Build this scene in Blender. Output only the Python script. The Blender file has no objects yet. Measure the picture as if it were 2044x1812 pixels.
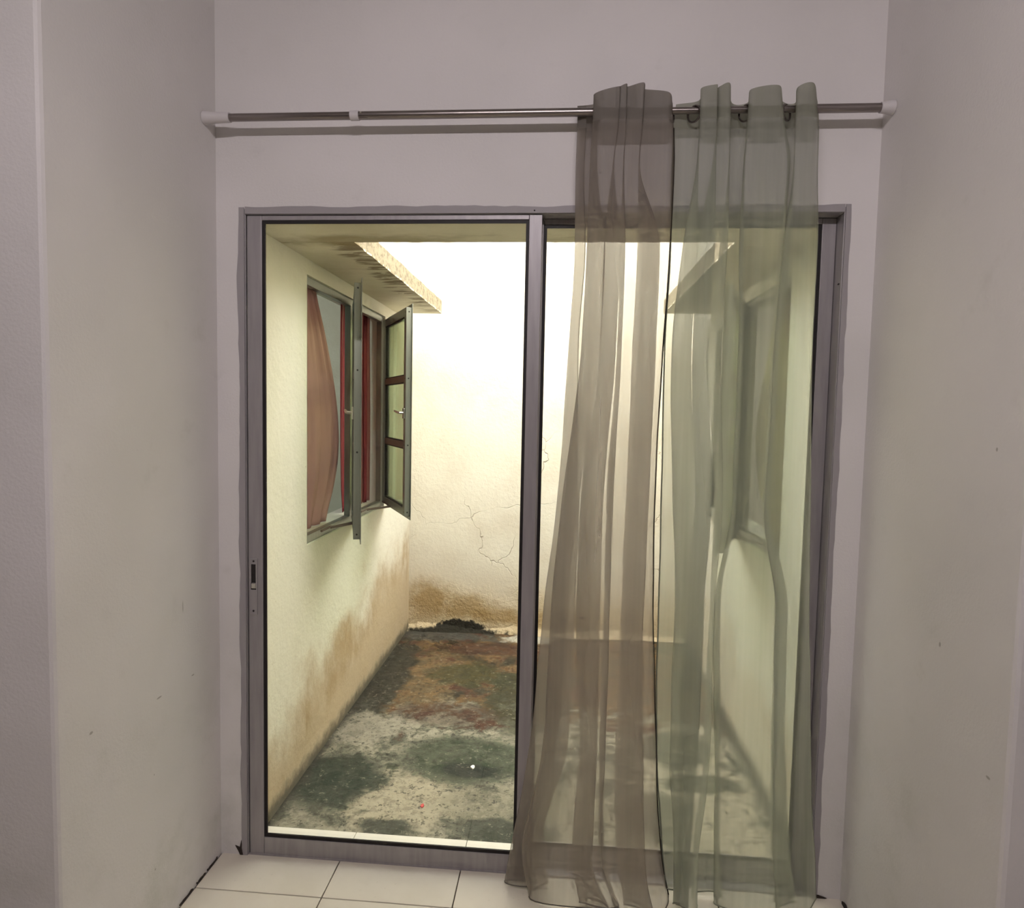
import bpy, bmesh, math, random
import numpy as np
from mathutils import Vector, Matrix

# ------------------------------------------------------------------ camera, sky, lamp, exposure
S = bpy.context.scene
C = S.collection
FPX, YAW, PITCH, ROLL = 1304.91, -0.0778942, -0.0633776, 0.0203271
CAM = np.array([0.155955, -2.00388, 1.479124])
W_PX, H_PX = 2044, 1812

def cam_axes():
    cy, sy, cp, sp, cr, sr = (math.cos(YAW), math.sin(YAW), math.cos(PITCH), math.sin(PITCH),
                              math.cos(ROLL), math.sin(ROLL))
    f = np.array([sy*cp, cy*cp, sp]); r = np.array([cy, -sy, 0.0]); u = np.cross(r, f)
    return cr*r + sr*u, -sr*r + cr*u, f
CR, CU, CF = cam_axes()

def at(px, py, ax, val):
    """world point on the plane axis ax = val that was measured at a pixel of the photograph"""
    d = CF + CR*(px-W_PX/2)/FPX - CU*(py-H_PX/2)/FPX
    t = (val-CAM[ax])/d[ax]
    return CAM + t*d

cd = bpy.data.cameras.new('camera')
cd.sensor_fit = 'HORIZONTAL'; cd.sensor_width = 36.0; cd.lens = 36.0*FPX/W_PX
cd.clip_start = 0.05
cam = bpy.data.objects.new('camera', cd); C.objects.link(cam)
M = Matrix.Identity(4)
for i in range(3):
    M[i][0], M[i][1], M[i][2], M[i][3] = CR[i], CU[i], -CF[i], CAM[i]
cam.matrix_world = M
S.camera = cam

world = bpy.data.worlds.new('overcast_sky'); S.world = world
world.use_nodes = True
bg = world.node_tree.nodes['Background']
bg.inputs[0].default_value = (1.0, 0.985, 0.955, 1)
bg.inputs[1].default_value = 12.0

S.view_settings.view_transform = 'Standard'
S.view_settings.look = 'None'
S.view_settings.exposure = 0.0
S.view_settings.gamma = 1.0
S.view_settings.use_curve_mapping = False
S.cycles.max_bounces = 10
S.cycles.diffuse_bounces = 4
S.cycles.use_light_tree = False
S.cycles.transparent_max_bounces = 20
S.cycles.transmission_bounces = 10
S.cycles.use_denoising = True
S.cycles.use_adaptive_sampling = True
S.cycles.adaptive_threshold = 0.06
S.cycles.adaptive_min_samples = 12
S.cycles.sample_clamp_indirect = 6.0

LAMP = (0.10, -2.05, 2.79)
LAMP_POWER = 23.5
LAMP_COL = (1.0, 0.90, 0.95)

# ------------------------------------------------------------------ measures of the place (metres)
XL, XR = -0.942, 1.043            # side walls of the alcove and of the light well behind it
PIER = -0.69                      # where the alcove opens into the room
CEIL = 2.90
WALL_T = 0.14
FX0, FX1, FZ1 = -0.848, 0.952, 2.077   # clear opening of the sliding door frame
OX0, OX1, OZ1 = -0.870, 0.972, 2.097   # outside of that frame
GZ = -0.12                        # floor of the light well
GY0, GY1 = WALL_T, 2.63
SOF = 2.11                        # underside of the canopy slab
WZ0, WZ1 = 0.885, 2.045           # side windows
LWY0, LWY1 = 0.725, 1.945
RWY0, RWY1 = 0.705, 1.925
ROD_Y, ROD_Z = -0.065, 2.341

# ------------------------------------------------------------------ material helpers
def srgb(r, g, b):
    f = lambda c: (c/255/12.92) if c/255 <= 0.04045 else ((c/255+0.055)/1.055)**2.4
    return (f(r), f(g), f(b), 1.0)

class NT:
    def __init__(s, name):
        s.m = bpy.data.materials.new(name); s.m.use_nodes = True
        s.t = s.m.node_tree; s.t.nodes.clear()
        s.out = s.t.nodes.new('ShaderNodeOutputMaterial')
    def n(s, typ, **kw):
        nd = s.t.nodes.new(typ)
        for k, v in kw.items(): setattr(nd, k, v)
        return nd
    def set(s, nd, idx, v):
        if v is None: return
        if hasattr(v, 'is_output'): s.t.links.new(v, nd.inputs[idx])
        else:
            inp = nd.inputs[idx]
            if inp.type == 'RGBA' and len(v) == 3: v = (*v, 1)
            inp.default_value = v
    def coord(s):
        return s.n('ShaderNodeTexCoord').outputs['Object']
    def sep(s, v):
        nd = s.n('ShaderNodeSeparateXYZ'); s.set(nd, 0, v); return nd.outputs
    def noise(s, v, scale=5, detail=4, rough=0.55, dist=0.0, color=False):
        nd = s.n('ShaderNodeTexNoise')
        s.set(nd, 'Vector', v); s.set(nd, 'Scale', scale); s.set(nd, 'Detail', detail)
        s.set(nd, 'Roughness', rough); s.set(nd, 'Distortion', dist)
        return nd.outputs['Color' if color else 'Fac']
    def math(s, op, a, b=None, c=None, clamp=False):
        nd = s.n('ShaderNodeMath', operation=op); nd.use_clamp = clamp
        s.set(nd, 0, a); s.set(nd, 1, b); s.set(nd, 2, c); return nd.outputs[0]
    def vmath(s, op, a, b=None, out=0):
        nd = s.n('ShaderNodeVectorMath', operation=op)
        s.set(nd, 0, a); s.set(nd, 1, b); return nd.outputs[out]
    def vscale(s, a, k):
        return s.vmath('MULTIPLY', a, k if isinstance(k, tuple) else (k, k, k))
    def smooth(s, v, a, b, to0=0.0, to1=1.0):
        nd = s.n('ShaderNodeMapRange', interpolation_type='SMOOTHSTEP')
        s.set(nd, 0, v); s.set(nd, 1, a); s.set(nd, 2, b); s.set(nd, 3, to0); s.set(nd, 4, to1)
        return nd.outputs[0]
    def mix(s, f, a, b, blend='MIX'):
        nd = s.n('ShaderNodeMix', data_type='RGBA', blend_type=blend)
        s.set(nd, 0, f); s.set(nd, 6, a); s.set(nd, 7, b); return nd.outputs[2]
    def blob(s, P, c, r, soft=0.3, nz=None, amt=0.5):
        """soft mask of an irregular patch; r = radii along the axes (None = axis ignored)"""
        k = tuple(0.0 if q is None else 1.0/q for q in r)
        d = s.vmath('LENGTH', s.vmath('MULTIPLY', s.vmath('SUBTRACT', P, tuple(c)), k), out=1)
        if nz is not None:
            d = s.math('ADD', d, s.math('MULTIPLY', s.math('SUBTRACT', nz, 0.5), amt*2))
        return s.smooth(d, 1+soft, 1-soft)
    def bump(s, h, strength=0.3, dist=0.01, nrm=None):
        nd = s.n('ShaderNodeBump'); s.set(nd, 'Height', h); s.set(nd, 'Strength', strength)
        s.set(nd, 'Distance', dist); s.set(nd, 'Normal', nrm); return nd.outputs[0]
    def bsdf(s, col, rough=0.6, metal=0.0, nrm=None, spec=None):
        nd = s.n('ShaderNodeBsdfPrincipled')
        s.set(nd, 'Base Color', col); s.set(nd, 'Roughness', rough); s.set(nd, 'Metallic', metal)
        s.set(nd, 'Normal', nrm); s.set(nd, 'Specular IOR Level', spec)
        return nd.outputs[0]
    def done(s, sh):
        s.t.links.new(sh, s.out.inputs[0]); return s.m

def simple(name, col, rough=0.5, metal=0.0, grain=0.0, gscale=60, spec=None, bump=0.0):
    t = NT(name); P = t.coord(); c = col; nrm = None
    if grain or bump:
        nz = t.noise(P, gscale, 3)
        if grain:
            c = t.mix(t.math('MULTIPLY', nz, grain), col, tuple(q*0.55 for q in col[:3]))
        if bump: nrm = t.bump(nz, bump, 0.002)
    return t.done(t.bsdf(c, rough, metal, nrm, spec))

# ---- materials
def mat_room_wall(name='white_wall_paint', marks=()):
    t = NT(name); P = t.coord()
    big = t.noise(P, 1.6, 3, 0.5); fine = t.noise(P, 9, 4, 0.6)
    c = t.mix(t.smooth(big, 0.35, 0.7), (0.76, 0.735, 0.72), (0.70, 0.68, 0.66))
    c = t.mix(t.smooth(fine, 0.60, 0.80, 0, 0.22), c, (0.50, 0.48, 0.44))
    # grubby band low down, with its own ragged shape
    z = t.sep(P)[2]
    grub = t.math('MULTIPLY', t.smooth(z, 1.1, 0.0), t.smooth(t.noise(P, 4, 5, 0.6), 0.45, 0.75, 0, 0.5))
    c = t.mix(grub, c, (0.46, 0.47, 0.41))
    nz = t.noise(P, 30, 3)
    for (ctr, r) in marks:
        c = t.mix(t.math('MULTIPLY', t.blob(P, ctr, r, 0.35, nz, 0.5), 0.6), c, (0.22, 0.19, 0.16))
    h = t.math('ADD', t.math('MULTIPLY', t.noise(P, 3, 2), 1.0), t.math('MULTIPLY', t.noise(P, 120, 3), 0.12))
    return t.done(t.bsdf(c, 0.62, 0, t.bump(h, 0.35, 0.02)))

def mat_court_wall(name, base, far, wet=1.0):
    """pale lime wash with rising damp along its foot"""
    t = NT(name); P = t.coord(); x, y, z = t.sep(P)
    nz = t.noise(P, 3.0, 5, 0.6); nz2 = t.noise(t.vscale(P, (2, 2, 1.1)), 3, 4, 0.6)
    c = t.mix(t.smooth(t.math('ADD', y, t.math('MULTIPLY', nz, 0.8)), 1.2, 2.6), base, far)
    c = t.mix(t.smooth(nz2, 0.45, 0.75, 0, 0.25), c, (0.67, 0.66, 0.50))
    # green wash run-off below the window
    g = t.math('MULTIPLY', t.blob(P, (0, 1.25, 0.62), (None, 0.42, 0.36), 0.6, nz, 0.4), 0.32)
    c = t.mix(g, c, (0.55, 0.61, 0.40))
    # damp: height grows towards the far end
    hgt = t.math('MULTIPLY_ADD', y, 0.15, 0.02)
    d = t.math('SUBTRACT', t.math('ADD', z, t.math('MULTIPLY', t.math('SUBTRACT', nz, 0.5), 0.8)), hgt)
    damp = t.smooth(d, 0.34, -0.14)
    c = t.mix(t.math('MULTIPLY', damp, 0.80*wet), c, (0.50, 0.365, 0.21))
    rim = t.math('MULTIPLY', t.smooth(d, 0.26, 0.04), t.smooth(d, -0.16, 0.02))
    c = t.mix(t.math('MULTIPLY', rim, t.smooth(nz2, 0.36, 0.66, 0.05, 0.65*wet)), c, (0.36, 0.225, 0.09))
    pale = t.math('MULTIPLY', t.smooth(d, -0.05, -0.25), t.smooth(t.noise(P, 6, 4), 0.4, 0.65, 0.0, 0.6))
    c = t.mix(pale, c, (0.55, 0.43, 0.27))
    mould = t.smooth(t.math('ADD', z, t.math('MULTIPLY', t.noise(P, 14, 4, 0.7), 0.10)), 0.015, -0.055)
    c = t.mix(t.math('MULTIPLY', mould, 0.85), c, (0.05, 0.05, 0.035))
    spk = t.smooth(t.noise(P, 40, 2), 0.72, 0.78, 0, 0.5)
    c = t.mix(spk, c, (0.35, 0.30, 0.18))
    h = t.math('ADD', t.noise(P, 45, 4, 0.6), t.math('MULTIPLY', t.noise(P, 7, 2), 1.5))
    return t.done(t.bsdf(c, 0.75, 0, t.bump(h, 0.35, 0.008)))

def mat_back_wall():
    t = NT('stained_plaster'); P = t.coord(); x, y, z = t.sep(P)
    nz = t.noise(P, 2.6, 5, 0.6); n3 = t.noise(P, 9, 5, 0.65)
    c = t.mix(t.smooth(nz, 0.35, 0.7), (0.74, 0.685, 0.58), (0.66, 0.59, 0.485))
    d = t.math('ADD', z, t.math('MULTIPLY', t.math('SUBTRACT', nz, 0.5), 0.55))
    damp = t.smooth(d, 0.42, -0.02)
    c = t.mix(t.math('MULTIPLY', damp, 0.75), c, (0.50, 0.37, 0.20))
    for ctr, r, k in (((-0.80, 0, 0.10), (0.16, None, 0.13), 0.8), ((-0.50, 0, 0.06), (0.17, None, 0.09), 0.7),
                      ((-0.28, 0, 0.00), (0.20, None, 0.05), 0.65), ((0.15, 0, 0.0), (0.30, None, 0.07), 0.6)):
        c = t.mix(t.math('MULTIPLY', t.blob(P, ctr, r, 0.6, n3, 0.9), k), c, (0.32, 0.20, 0.07))
    # crazing cracks
    w = t.vmath('ADD', P, t.vscale(t.vmath('SUBTRACT', t.noise(P, 3, 4, color=True), (0.5, 0.5, 0.5)), 0.35))
    vo = t.n('ShaderNodeTexVoronoi', feature='DISTANCE_TO_EDGE'); t.set(vo, 'Vector', t.vscale(w, (1, 0, 1))); t.set(vo, 'Scale', 2.1)
    gate = t.math('MULTIPLY', t.smooth(t.noise(P, 1.7, 2), 0.42, 0.62), t.smooth(z, 1.45, 1.0))
    crack = t.math('MULTIPLY', t.smooth(vo.outputs[0], 0.007, 0.001), gate)
    c = t.mix(t.math('MULTIPLY', crack, 0.55), c, (0.30, 0.22, 0.15))
    # black growth at the foot
    m1 = t.blob(P, (-0.57, 0, -0.115), (0.20, None, 0.085), 0.10, t.noise(P, 26, 4, 0.7), 0.45)
    m2 = t.blob(P, (-0.62, 0, -0.12), (0.40, None, 0.03), 0.25, t.noise(P, 20, 4, 0.7), 0.7)
    mm = t.math('MAXIMUM', m1, m2)
    c = t.mix(t.math('MULTIPLY', mm, 0.97), c, (0.004, 0.005, 0.0035))
    rough_zone = t.smooth(d, 0.30, 0.0)
    h = t.math('ADD', t.math('MULTIPLY', t.noise(P, 38, 4, 0.65), t.math('MULTIPLY_ADD', rough_zone, 2.2, 0.5)),
               t.math('MULTIPLY', crack, -1.0))
    return t.done(t.bsdf(c, 0.85, 0, t.bump(h, 0.55, 0.012), 0.15))

def mat_court_floor():
    t = NT('wet_mossy_concrete'); P = t.coord(); x, y, z = t.sep(P)
    n1 = t.noise(P, 3.2, 4, 0.62); n2 = t.noise(P, 10, 7, 0.68, 0.3); n3 = t.noise(P, 46, 5, 0.7)
    mixn = t.math('ADD', t.math('MULTIPLY', n1, 0.45), t.math('MULTIPLY', n2, 0.55))
    c = t.mix(t.smooth(n2, 0.40, 0.62), (0.30, 0.275, 0.205), (0.13, 0.125, 0.09))
    def patch(c, ctr, r, col, k=1.0, soft=0.22, amt=1.5):
        return t.mix(t.math('MULTIPLY', t.blob(P, (ctr[0], ctr[1], 0), (r[0], r[1], None), soft, mixn, amt), k), c, col)
    c = t.mix(t.smooth(mixn, 0.50, 0.58, 0, 0.6), c, (0.040, 0.046, 0.032))
    # rust and ochre zone towards the far end
    zone = t.smooth(t.math('ADD', y, t.math('MULTIPLY', t.math('SUBTRACT', mixn, 0.5), 2.2)), 1.25, 1.45)
    rust = t.mix(t.smooth(n2, 0.40, 0.58), (0.022, 0.017, 0.009), (0.13, 0.075, 0.030))
    rust = t.mix(t.smooth(mixn, 0.52, 0.58, 0, 0.85), rust, (0.055, 0.017, 0.011))
    c = t.mix(zone, c, rust)
    c = patch(c, (-0.62, 1.80), (0.20, 0.40), (0.15, 0.098, 0.045), 0.6)
    c = patch(c, (-0.40, 1.85), (0.20, 0.18), (0.040, 0.038, 0.010), 0.8)
    c = patch(c, (-0.03, 1.55), (0.22, 0.40), (0.030, 0.032, 0.013), 0.85)
    c = patch(c, (-0.28, 2.30), (0.34, 0.11), (0.050, 0.017, 0.010), 0.7)
    c = patch(c, (-0.43, 1.32), (0.30, 0.12), (0.050, 0.020, 0.013), 0.6)
    c = patch(c, (-0.86, 1.75), (0.12, 0.75), (0.016, 0.017, 0.012), 0.9)
    c = patch(c, (-0.70, 2.52), (0.42, 0.10), (0.060, 0.058, 0.050), 0.85)
    c = patch(c, (-0.03, 2.52), (0.20, 0.08), (0.42, 0.39, 0.32), 0.95)
    # light scrubbed areas and dark green algae nearer the door
    c = patch(c, (-0.78, 1.12), (0.24, 0.15), (0.27, 0.245, 0.19), 0.8)
    c = patch(c, (-0.47, 0.55), (0.22, 0.22), (0.36, 0.315, 0.225), 0.95)
    c = patch(c, (-0.80, 0.66), (0.20, 0.22), (0.012, 0.024, 0.014), 0.95)
    c = patch(c, (-0.28, 0.90), (0.30, 0.20), (0.022, 0.038, 0.018), 0.85)
    c = patch(c, (-0.22, 0.80), (0.14, 0.06), (0.010, 0.015, 0.011), 0.92)
    c = patch(c, (-0.08, 0.55), (0.22, 0.13), (0.22, 0.20, 0.14), 0.7)
    c = patch(c, (-0.48, 0.37), (0.10, 0.05), (0.026, 0.034, 0.024), 0.92)
    c = patch(c, (-0.03, 0.38), (0.18, 0.08), (0.030, 0.038, 0.026), 0.9)
    # right half, seen through the curtain
    c = patch(c, (0.78, 0.75), (0.22, 0.55), (0.40, 0.355, 0.26), 0.9)
    c = patch(c, (0.72, 1.10), (0.17, 0.17), (0.045, 0.046, 0.030), 0.95)
    c = patch(c, (0.80, 0.80), (0.18, 0.08), (0.040, 0.044, 0.028), 0.95)
    c = patch(c, (0.58, 0.56), (0.14, 0.15), (0.045, 0.046, 0.030), 0.9)
    c = patch(c, (0.25, 0.60), (0.18, 0.13), (0.22, 0.20, 0.14), 0.7)
    # black joint along the side walls
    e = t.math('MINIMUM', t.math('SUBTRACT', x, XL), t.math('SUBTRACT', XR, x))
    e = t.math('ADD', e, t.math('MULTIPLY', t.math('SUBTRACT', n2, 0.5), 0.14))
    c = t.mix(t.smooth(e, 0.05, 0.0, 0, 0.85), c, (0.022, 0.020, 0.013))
    # grit
    c = t.mix(t.smooth(n3, 0.60, 0.64, 0, 0.45), c, (0.36, 0.32, 0.24))
    c = t.mix(t.smooth(n3, 0.45, 0.38, 0, 0.75), c, (0.016, 0.015, 0.011))
    n4 = t.noise(P, 21, 5, 0.75)
    c = t.mix(t.smooth(n4, 0.50, 0.58, 0, 0.32), c, (0.030, 0.028, 0.020))
    h = t.math('MULTIPLY_ADD', n3, 0.6, n2)
    wet = t.blob(P, (-0.72, 2.35, 0), (0.22, 0.16, None), 0.5, mixn, 0.8)
    rough = t.math('SUBTRACT', t.smooth(n2, 0.35, 0.7, 0.45, 0.78), t.math('MULTIPLY', wet, 0.35))
    return t.done(t.bsdf(c, rough, 0, t.bump(h, 0.8, 0.012), 0.25))

def mat_soffit():
    t = NT('soffit_wash'); P = t.coord(); x, y, z = t.sep(P)
    nz = t.noise(P, 4, 5, 0.6)
    c = t.mix(t.smooth(nz, 0.35, 0.7), (0.68, 0.63, 0.50), (0.58, 0.53, 0.39))
    # drip stains running in from the edge of the opening
    e = t.math('MAXIMUM', t.math('MAXIMUM', t.math('SUBTRACT', -0.65, x), t.math('SUBTRACT', x, 0.757)),
               t.math('SUBTRACT', 0.462, y))
    st = t.noise(t.vmath('MULTIPLY', P, (2.0, 9.0, 1.0)), 2.4, 4, 0.65, 0.6)
    run = t.math('MULTIPLY', t.smooth(st, 0.47, 0.55), t.smooth(t.math('MULTIPLY_ADD', t.math('SUBTRACT', st, 0.5), -0.35, e), 0.12, 0.05))
    run = t.math('MULTIPLY', run, t.smooth(y, 0.42, 0.50, 0.25, 1))
    c = t.mix(t.math('MULTIPLY', run, 0.85), c, (0.15, 0.10, 0.04))
    bl = t.blob(P, (-0.62, 0.44, 2.11), (0.30, 0.075, None), 0.5, t.noise(P, 9, 4), 0.8)
    c = t.mix(t.math('MULTIPLY', bl, 0.7), c, (0.24, 0.18, 0.07))
    fascia_dim = t.smooth(z, SOF+0.004, SOF+0.010)  # fascia face darkened in its colour to hold down the sky light on it
    c = t.mix(fascia_dim, c, (0.30, 0.245, 0.165))
    fs = t.noise(t.vmath('MULTIPLY', P, (4, 8, 14)), 3, 5, 0.7)
    c = t.mix(t.math('MULTIPLY', t.math('MULTIPLY', fascia_dim, t.smooth(fs, 0.47, 0.60)), 0.7), c, (0.13, 0.10, 0.06))
    return t.done(t.bsdf(c, 0.8, 0, t.bump(t.noise(P, 40, 4), 0.3, 0.006)))

def mat_tile():
    t = NT('cream_floor_tile'); P = t.n('ShaderNodeTexCoord').outputs['Object']
    c = t.mix(t.smooth(t.noise(P, 5, 4), 0.35, 0.7), (0.74, 0.69, 0.58), (0.68, 0.63, 0.52))
    c = t.mix(t.smooth(t.noise(P, 80, 2), 0.66, 0.8, 0, 0.3), c, (0.45, 0.40, 0.32))
    return t.done(t.bsdf(c, 0.32, 0, None, 0.4))

def mat_glass(name, tint=(1, 1, 1), refl=1.0, ior=1.45):
    t = NT(name)
    fr = t.n('ShaderNodeFresnel'); t.set(fr, 0, ior)
    tr = t.n('ShaderNodeBsdfTransparent'); t.set(tr, 0, tint)
    gl = t.n('ShaderNodeBsdfGlossy'); t.set(gl, 'Roughness', 0.02); t.set(gl, 0, (1, 1, 1))
    mx = t.n('ShaderNodeMixShader'); t.set(mx, 0, t.math('MULTIPLY', fr.outputs[0], refl))
    t.t.links.new(tr.outputs[0], mx.inputs[1]); t.t.links.new(gl.outputs[0], mx.inputs[2])
    return t.done(mx.outputs[0])

def mat_sheer(name, col, through, open_frac, back=0.5, grain=0.35):
    """open weave: part of each ray passes between the threads, the rest is scattered by them"""
    t = NT(name); P = t.coord()
    st = t.noise(t.vscale(P, (34, 34, 0.9)), 1.0, 2)
    o = t.math('MULTIPLY_ADD', st, 0.26, open_frac-0.13, clamp=True)
    df = t.n('ShaderNodeBsdfDiffuse'); t.set(df, 0, col)
    tl = t.n('ShaderNodeBsdfTranslucent'); t.set(tl, 0, through)
    m1 = t.n('ShaderNodeMixShader'); t.set(m1, 0, back)
    t.t.links.new(df.outputs[0], m1.inputs[1]); t.t.links.new(tl.outputs[0], m1.inputs[2])
    tr = t.n('ShaderNodeBsdfTransparent')
    m2 = t.n('ShaderNodeMixShader'); t.set(m2, 0, o)
    t.t.links.new(m1.outputs[0], m2.inputs[1]); t.t.links.new(tr.outputs[0], m2.inputs[2])
    return t.done(m2.outputs[0])

def mat_cloth(name, col, col2, back=0.35):
    t = NT(name); P = t.coord()
    c = t.mix(t.noise(t.vscale(P, (12, 12, 1.5)), 1.0, 4), col, col2)
    df = t.n('ShaderNodeBsdfDiffuse'); t.set(df, 0, c)
    tl = t.n('ShaderNodeBsdfTranslucent'); t.set(tl, 0, c)
    m1 = t.n('ShaderNodeMixShader'); t.set(m1, 0, back)
    t.t.links.new(df.outputs[0], m1.inputs[1]); t.t.links.new(tl.outputs[0], m1.inputs[2])
    return t.done(m1.outputs[0])

def mat_alu(name, col, rough=0.42, metal=0.55):
    t = NT(name); P = t.coord()
    nz = t.noise(t.vscale(P, (60, 60, 6)), 1.0, 3)
    c = t.mix(t.smooth(nz, 0.3, 0.75), col, tuple(q*0.86 for q in col))
    return t.done(t.bsdf(c, rough, metal, t.bump(nz, 0.05, 0.001)))

def mat_emit(name, col, k):
    t = NT(name); e = t.n('ShaderNodeEmission'); t.set(e, 0, col); t.set(e, 1, k); return t.done(e.outputs[0])

MT = {}
def w3(px, py, ax, v): return tuple(at(px, py, ax, v))
lm = [(w3(365, 1212, 0, XL), (None, .0018, .016)), (w3(385, 1347, 0, XL), (None, .007, .0018)),
      (w3(318, 1392, 0, XL), (None, .010, .0022)), (w3(182, 1463, 0, XL), (None, .005, .003)),
      (w3(308, 1546, 0, XL), (None, .002, .003)), (w3(310, 1735, 0, XL), (None, .003, .003))]
rm = [(w3(1876, 1286, 0, XR), (None, .004, .006)), (w3(1990, 897, 0, XR), (None, .003, .004)),
      (w3(1972, 1552, 0, XR), (None, .006, .003))]
MT['wall'] = mat_room_wall()
MT['wall_l'] = mat_room_wall('white_wall_paint_scuffed', lm)
MT['wall_r'] = mat_room_wall('white_wall_paint_marked', rm)
MT['ceil'] = simple('ceiling_paint', (0.72, 0.70, 0.69, 1), 0.7, 0, 0.1, 4)
MT['court_l'] = mat_court_wall('lime_wash_damp', (0.775, 0.735, 0.60), (0.80, 0.76, 0.67))
MT['court_r'] = mat_court_wall('lime_wash_damp_pale', (0.75, 0.755, 0.62), (0.80, 0.765, 0.665), 0.35)
MT['court_b'] = mat_back_wall()
MT['court_f'] = mat_court_floor()
MT['soffit'] = mat_soffit()
MT['tile'] = mat_tile()
MT['grout'] = simple('dark_grout', (0.06, 0.045, 0.03, 1), 0.9, 0, 0.3, 90)
MT['glass'] = mat_glass('door_glass', (0.97, 0.985, 0.965), 0.55)
MT['green_glass'] = mat_glass('green_tinted_glass', (0.80, 0.87, 0.70), 0.8)
MT['alu'] = mat_alu('grey_aluminium', (0.38, 0.36, 0.365), 0.45, 0.35)
MT['alu_paint'] = simple('painted_over_aluminium', (0.36, 0.34, 0.345, 1), 0.6, 0, 0.15, 30)
MT['alu_out'] = mat_alu('weathered_aluminium', (0.30, 0.31, 0.27), 0.35, 0.65)
MT['muntin'] = simple('brown_grey_bar', (0.20, 0.15, 0.125, 1), 0.5, 0.1, 0.2)
MT['gasket'] = simple('black_rubber_gasket', (0.012, 0.009, 0.008, 1), 0.6)
MT['steel'] = simple('bright_steel', (0.62, 0.60, 0.55, 1), 0.28, 0.95)
MT['rod'] = simple('brushed_rod_metal', (0.30, 0.27, 0.255, 1), 0.28, 1.0)
MT['plastic'] = simple('white_plastic', (0.64, 0.615, 0.61, 1), 0.4)
MT['dark'] = simple('dark_hole', (0.02, 0.016, 0.014, 1), 0.8)
MT['sill'] = simple('white_sill', (0.74, 0.70, 0.62, 1), 0.5, 0, 0.25, 25)
MT['sheer_l'] = mat_sheer('grey_sheer', (0.25, 0.228, 0.195), (0.57, 0.50, 0.435), 0.47)
MT['sheer_r'] = mat_sheer('green_sheer', (0.42, 0.452, 0.372), (0.555, 0.565, 0.466), 0.47)
MT['head_l'] = mat_sheer('grey_heading', (0.27, 0.25, 0.22), (0.30, 0.27, 0.22), 0.06)
MT['head_r'] = mat_sheer('green_heading', (0.37, 0.38, 0.31), (0.40, 0.41, 0.32), 0.10)
MT['edge_l'] = mat_cloth('dark_selvage', (0.075, 0.065, 0.05, 1), (0.05, 0.045, 0.035, 1))
MT['edge_r'] = mat_cloth('pale_selvage', (0.36, 0.37, 0.29, 1), (0.30, 0.31, 0.24, 1))
MT['pink'] = mat_cloth('dusty_pink_cloth', (0.78, 0.50, 0.50, 1), (0.64, 0.375, 0.375, 1))
MT['pink_far'] = mat_cloth('rose_pink_cloth', (0.72, 0.38, 0.34, 1), (0.56, 0.27, 0.25, 1), 0.5)
MT['deep_pink'] = mat_cloth('deep_pink_cloth', (0.40, 0.085, 0.10, 1), (0.33, 0.06, 0.075, 1))
MT['beige'] = mat_cloth('beige_cloth', (0.66, 0.58, 0.46, 1), (0.60, 0.53, 0.42, 1))
MT['blue_wall'] = simple('pale_blue_paint', (0.42, 0.53, 0.51, 1), 0.7, 0, 0.1, 3)
MT['grey_wall'] = simple('dim_beige_paint', (0.46, 0.42, 0.35, 1), 0.7, 0, 0.1, 3)
MT['paper'] = simple('white_scrap', (0.85, 0.83, 0.78, 1), 0.6)
MT['red'] = simple('red_scrap', (0.55, 0.05, 0.05, 1), 0.5)
MT['chip'] = simple('broken_plaster', (0.055, 0.042, 0.032, 1), 0.95, 0, 0.5, 80, bump=0.6)
MT['tube'] = mat_emit('lamp_tube_glow', (1.0, 0.92, 0.95), 5.0)
MT['lamp_body'] = simple('lamp_enamel', (0.75, 0.75, 0.74, 1), 0.4)

# ------------------------------------------------------------------ mesh helpers
def obj(name, bm, mat, parent=None, smooth=False):
    me = bpy.data.meshes.new(name)
    bmesh.ops.recalc_face_normals(bm, faces=bm.faces[:])
    bm.to_mesh(me); bm.free()
    if smooth:
        for p in me.polygons: p.use_smooth = True
    if mat is not None: me.materials.append(MT[mat] if isinstance(mat, str) else mat)
    o = bpy.data.objects.new(name, me); C.objects.link(o)
    if parent is not None: o.parent = parent
    return o
def tag(o, label, cat, group=None, kind=None):
    o['label'] = label; o['category'] = cat
    if group: o['group'] = group
    if kind: o['kind'] = kind
    return o
def empty(name, loc=(0, 0, 0), parent=None, rz=0):
    o = bpy.data.objects.new(name, None); C.objects.link(o)
    o.empty_display_size = 0.05; o.location = loc; o.rotation_euler = (0, 0, rz)
    if parent is not None: o.parent = parent
    return o
def box(bm, x0, x1, y0, y1, z0, z1, bev=0.0):
    b = bmesh.new()
    vs = [b.verts.new((x, y, z)) for x in (x0, x1) for y in (y0, y1) for z in (z0, z1)]
    for f in ((0, 1, 3, 2), (4, 6, 7, 5), (0, 4, 5, 1), (2, 3, 7, 6), (0, 2, 6, 4), (1, 5, 7, 3)):
        b.faces.new([vs[i] for i in f])
    if bev > 0:
        bmesh.ops.bevel(b, geom=b.edges[:], offset=bev, segments=2, profile=0.5, affect='EDGES')
    tmp = bpy.data.meshes.new('tmp'); b.to_mesh(tmp); b.free()
    bm.from_mesh(tmp); bpy.data.meshes.remove(tmp)
    return bm
def bx(name, dims, mat, parent=None, bev=0.0):
    return obj(name, box(bmesh.new(), *dims, bev=bev), mat, parent)
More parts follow.
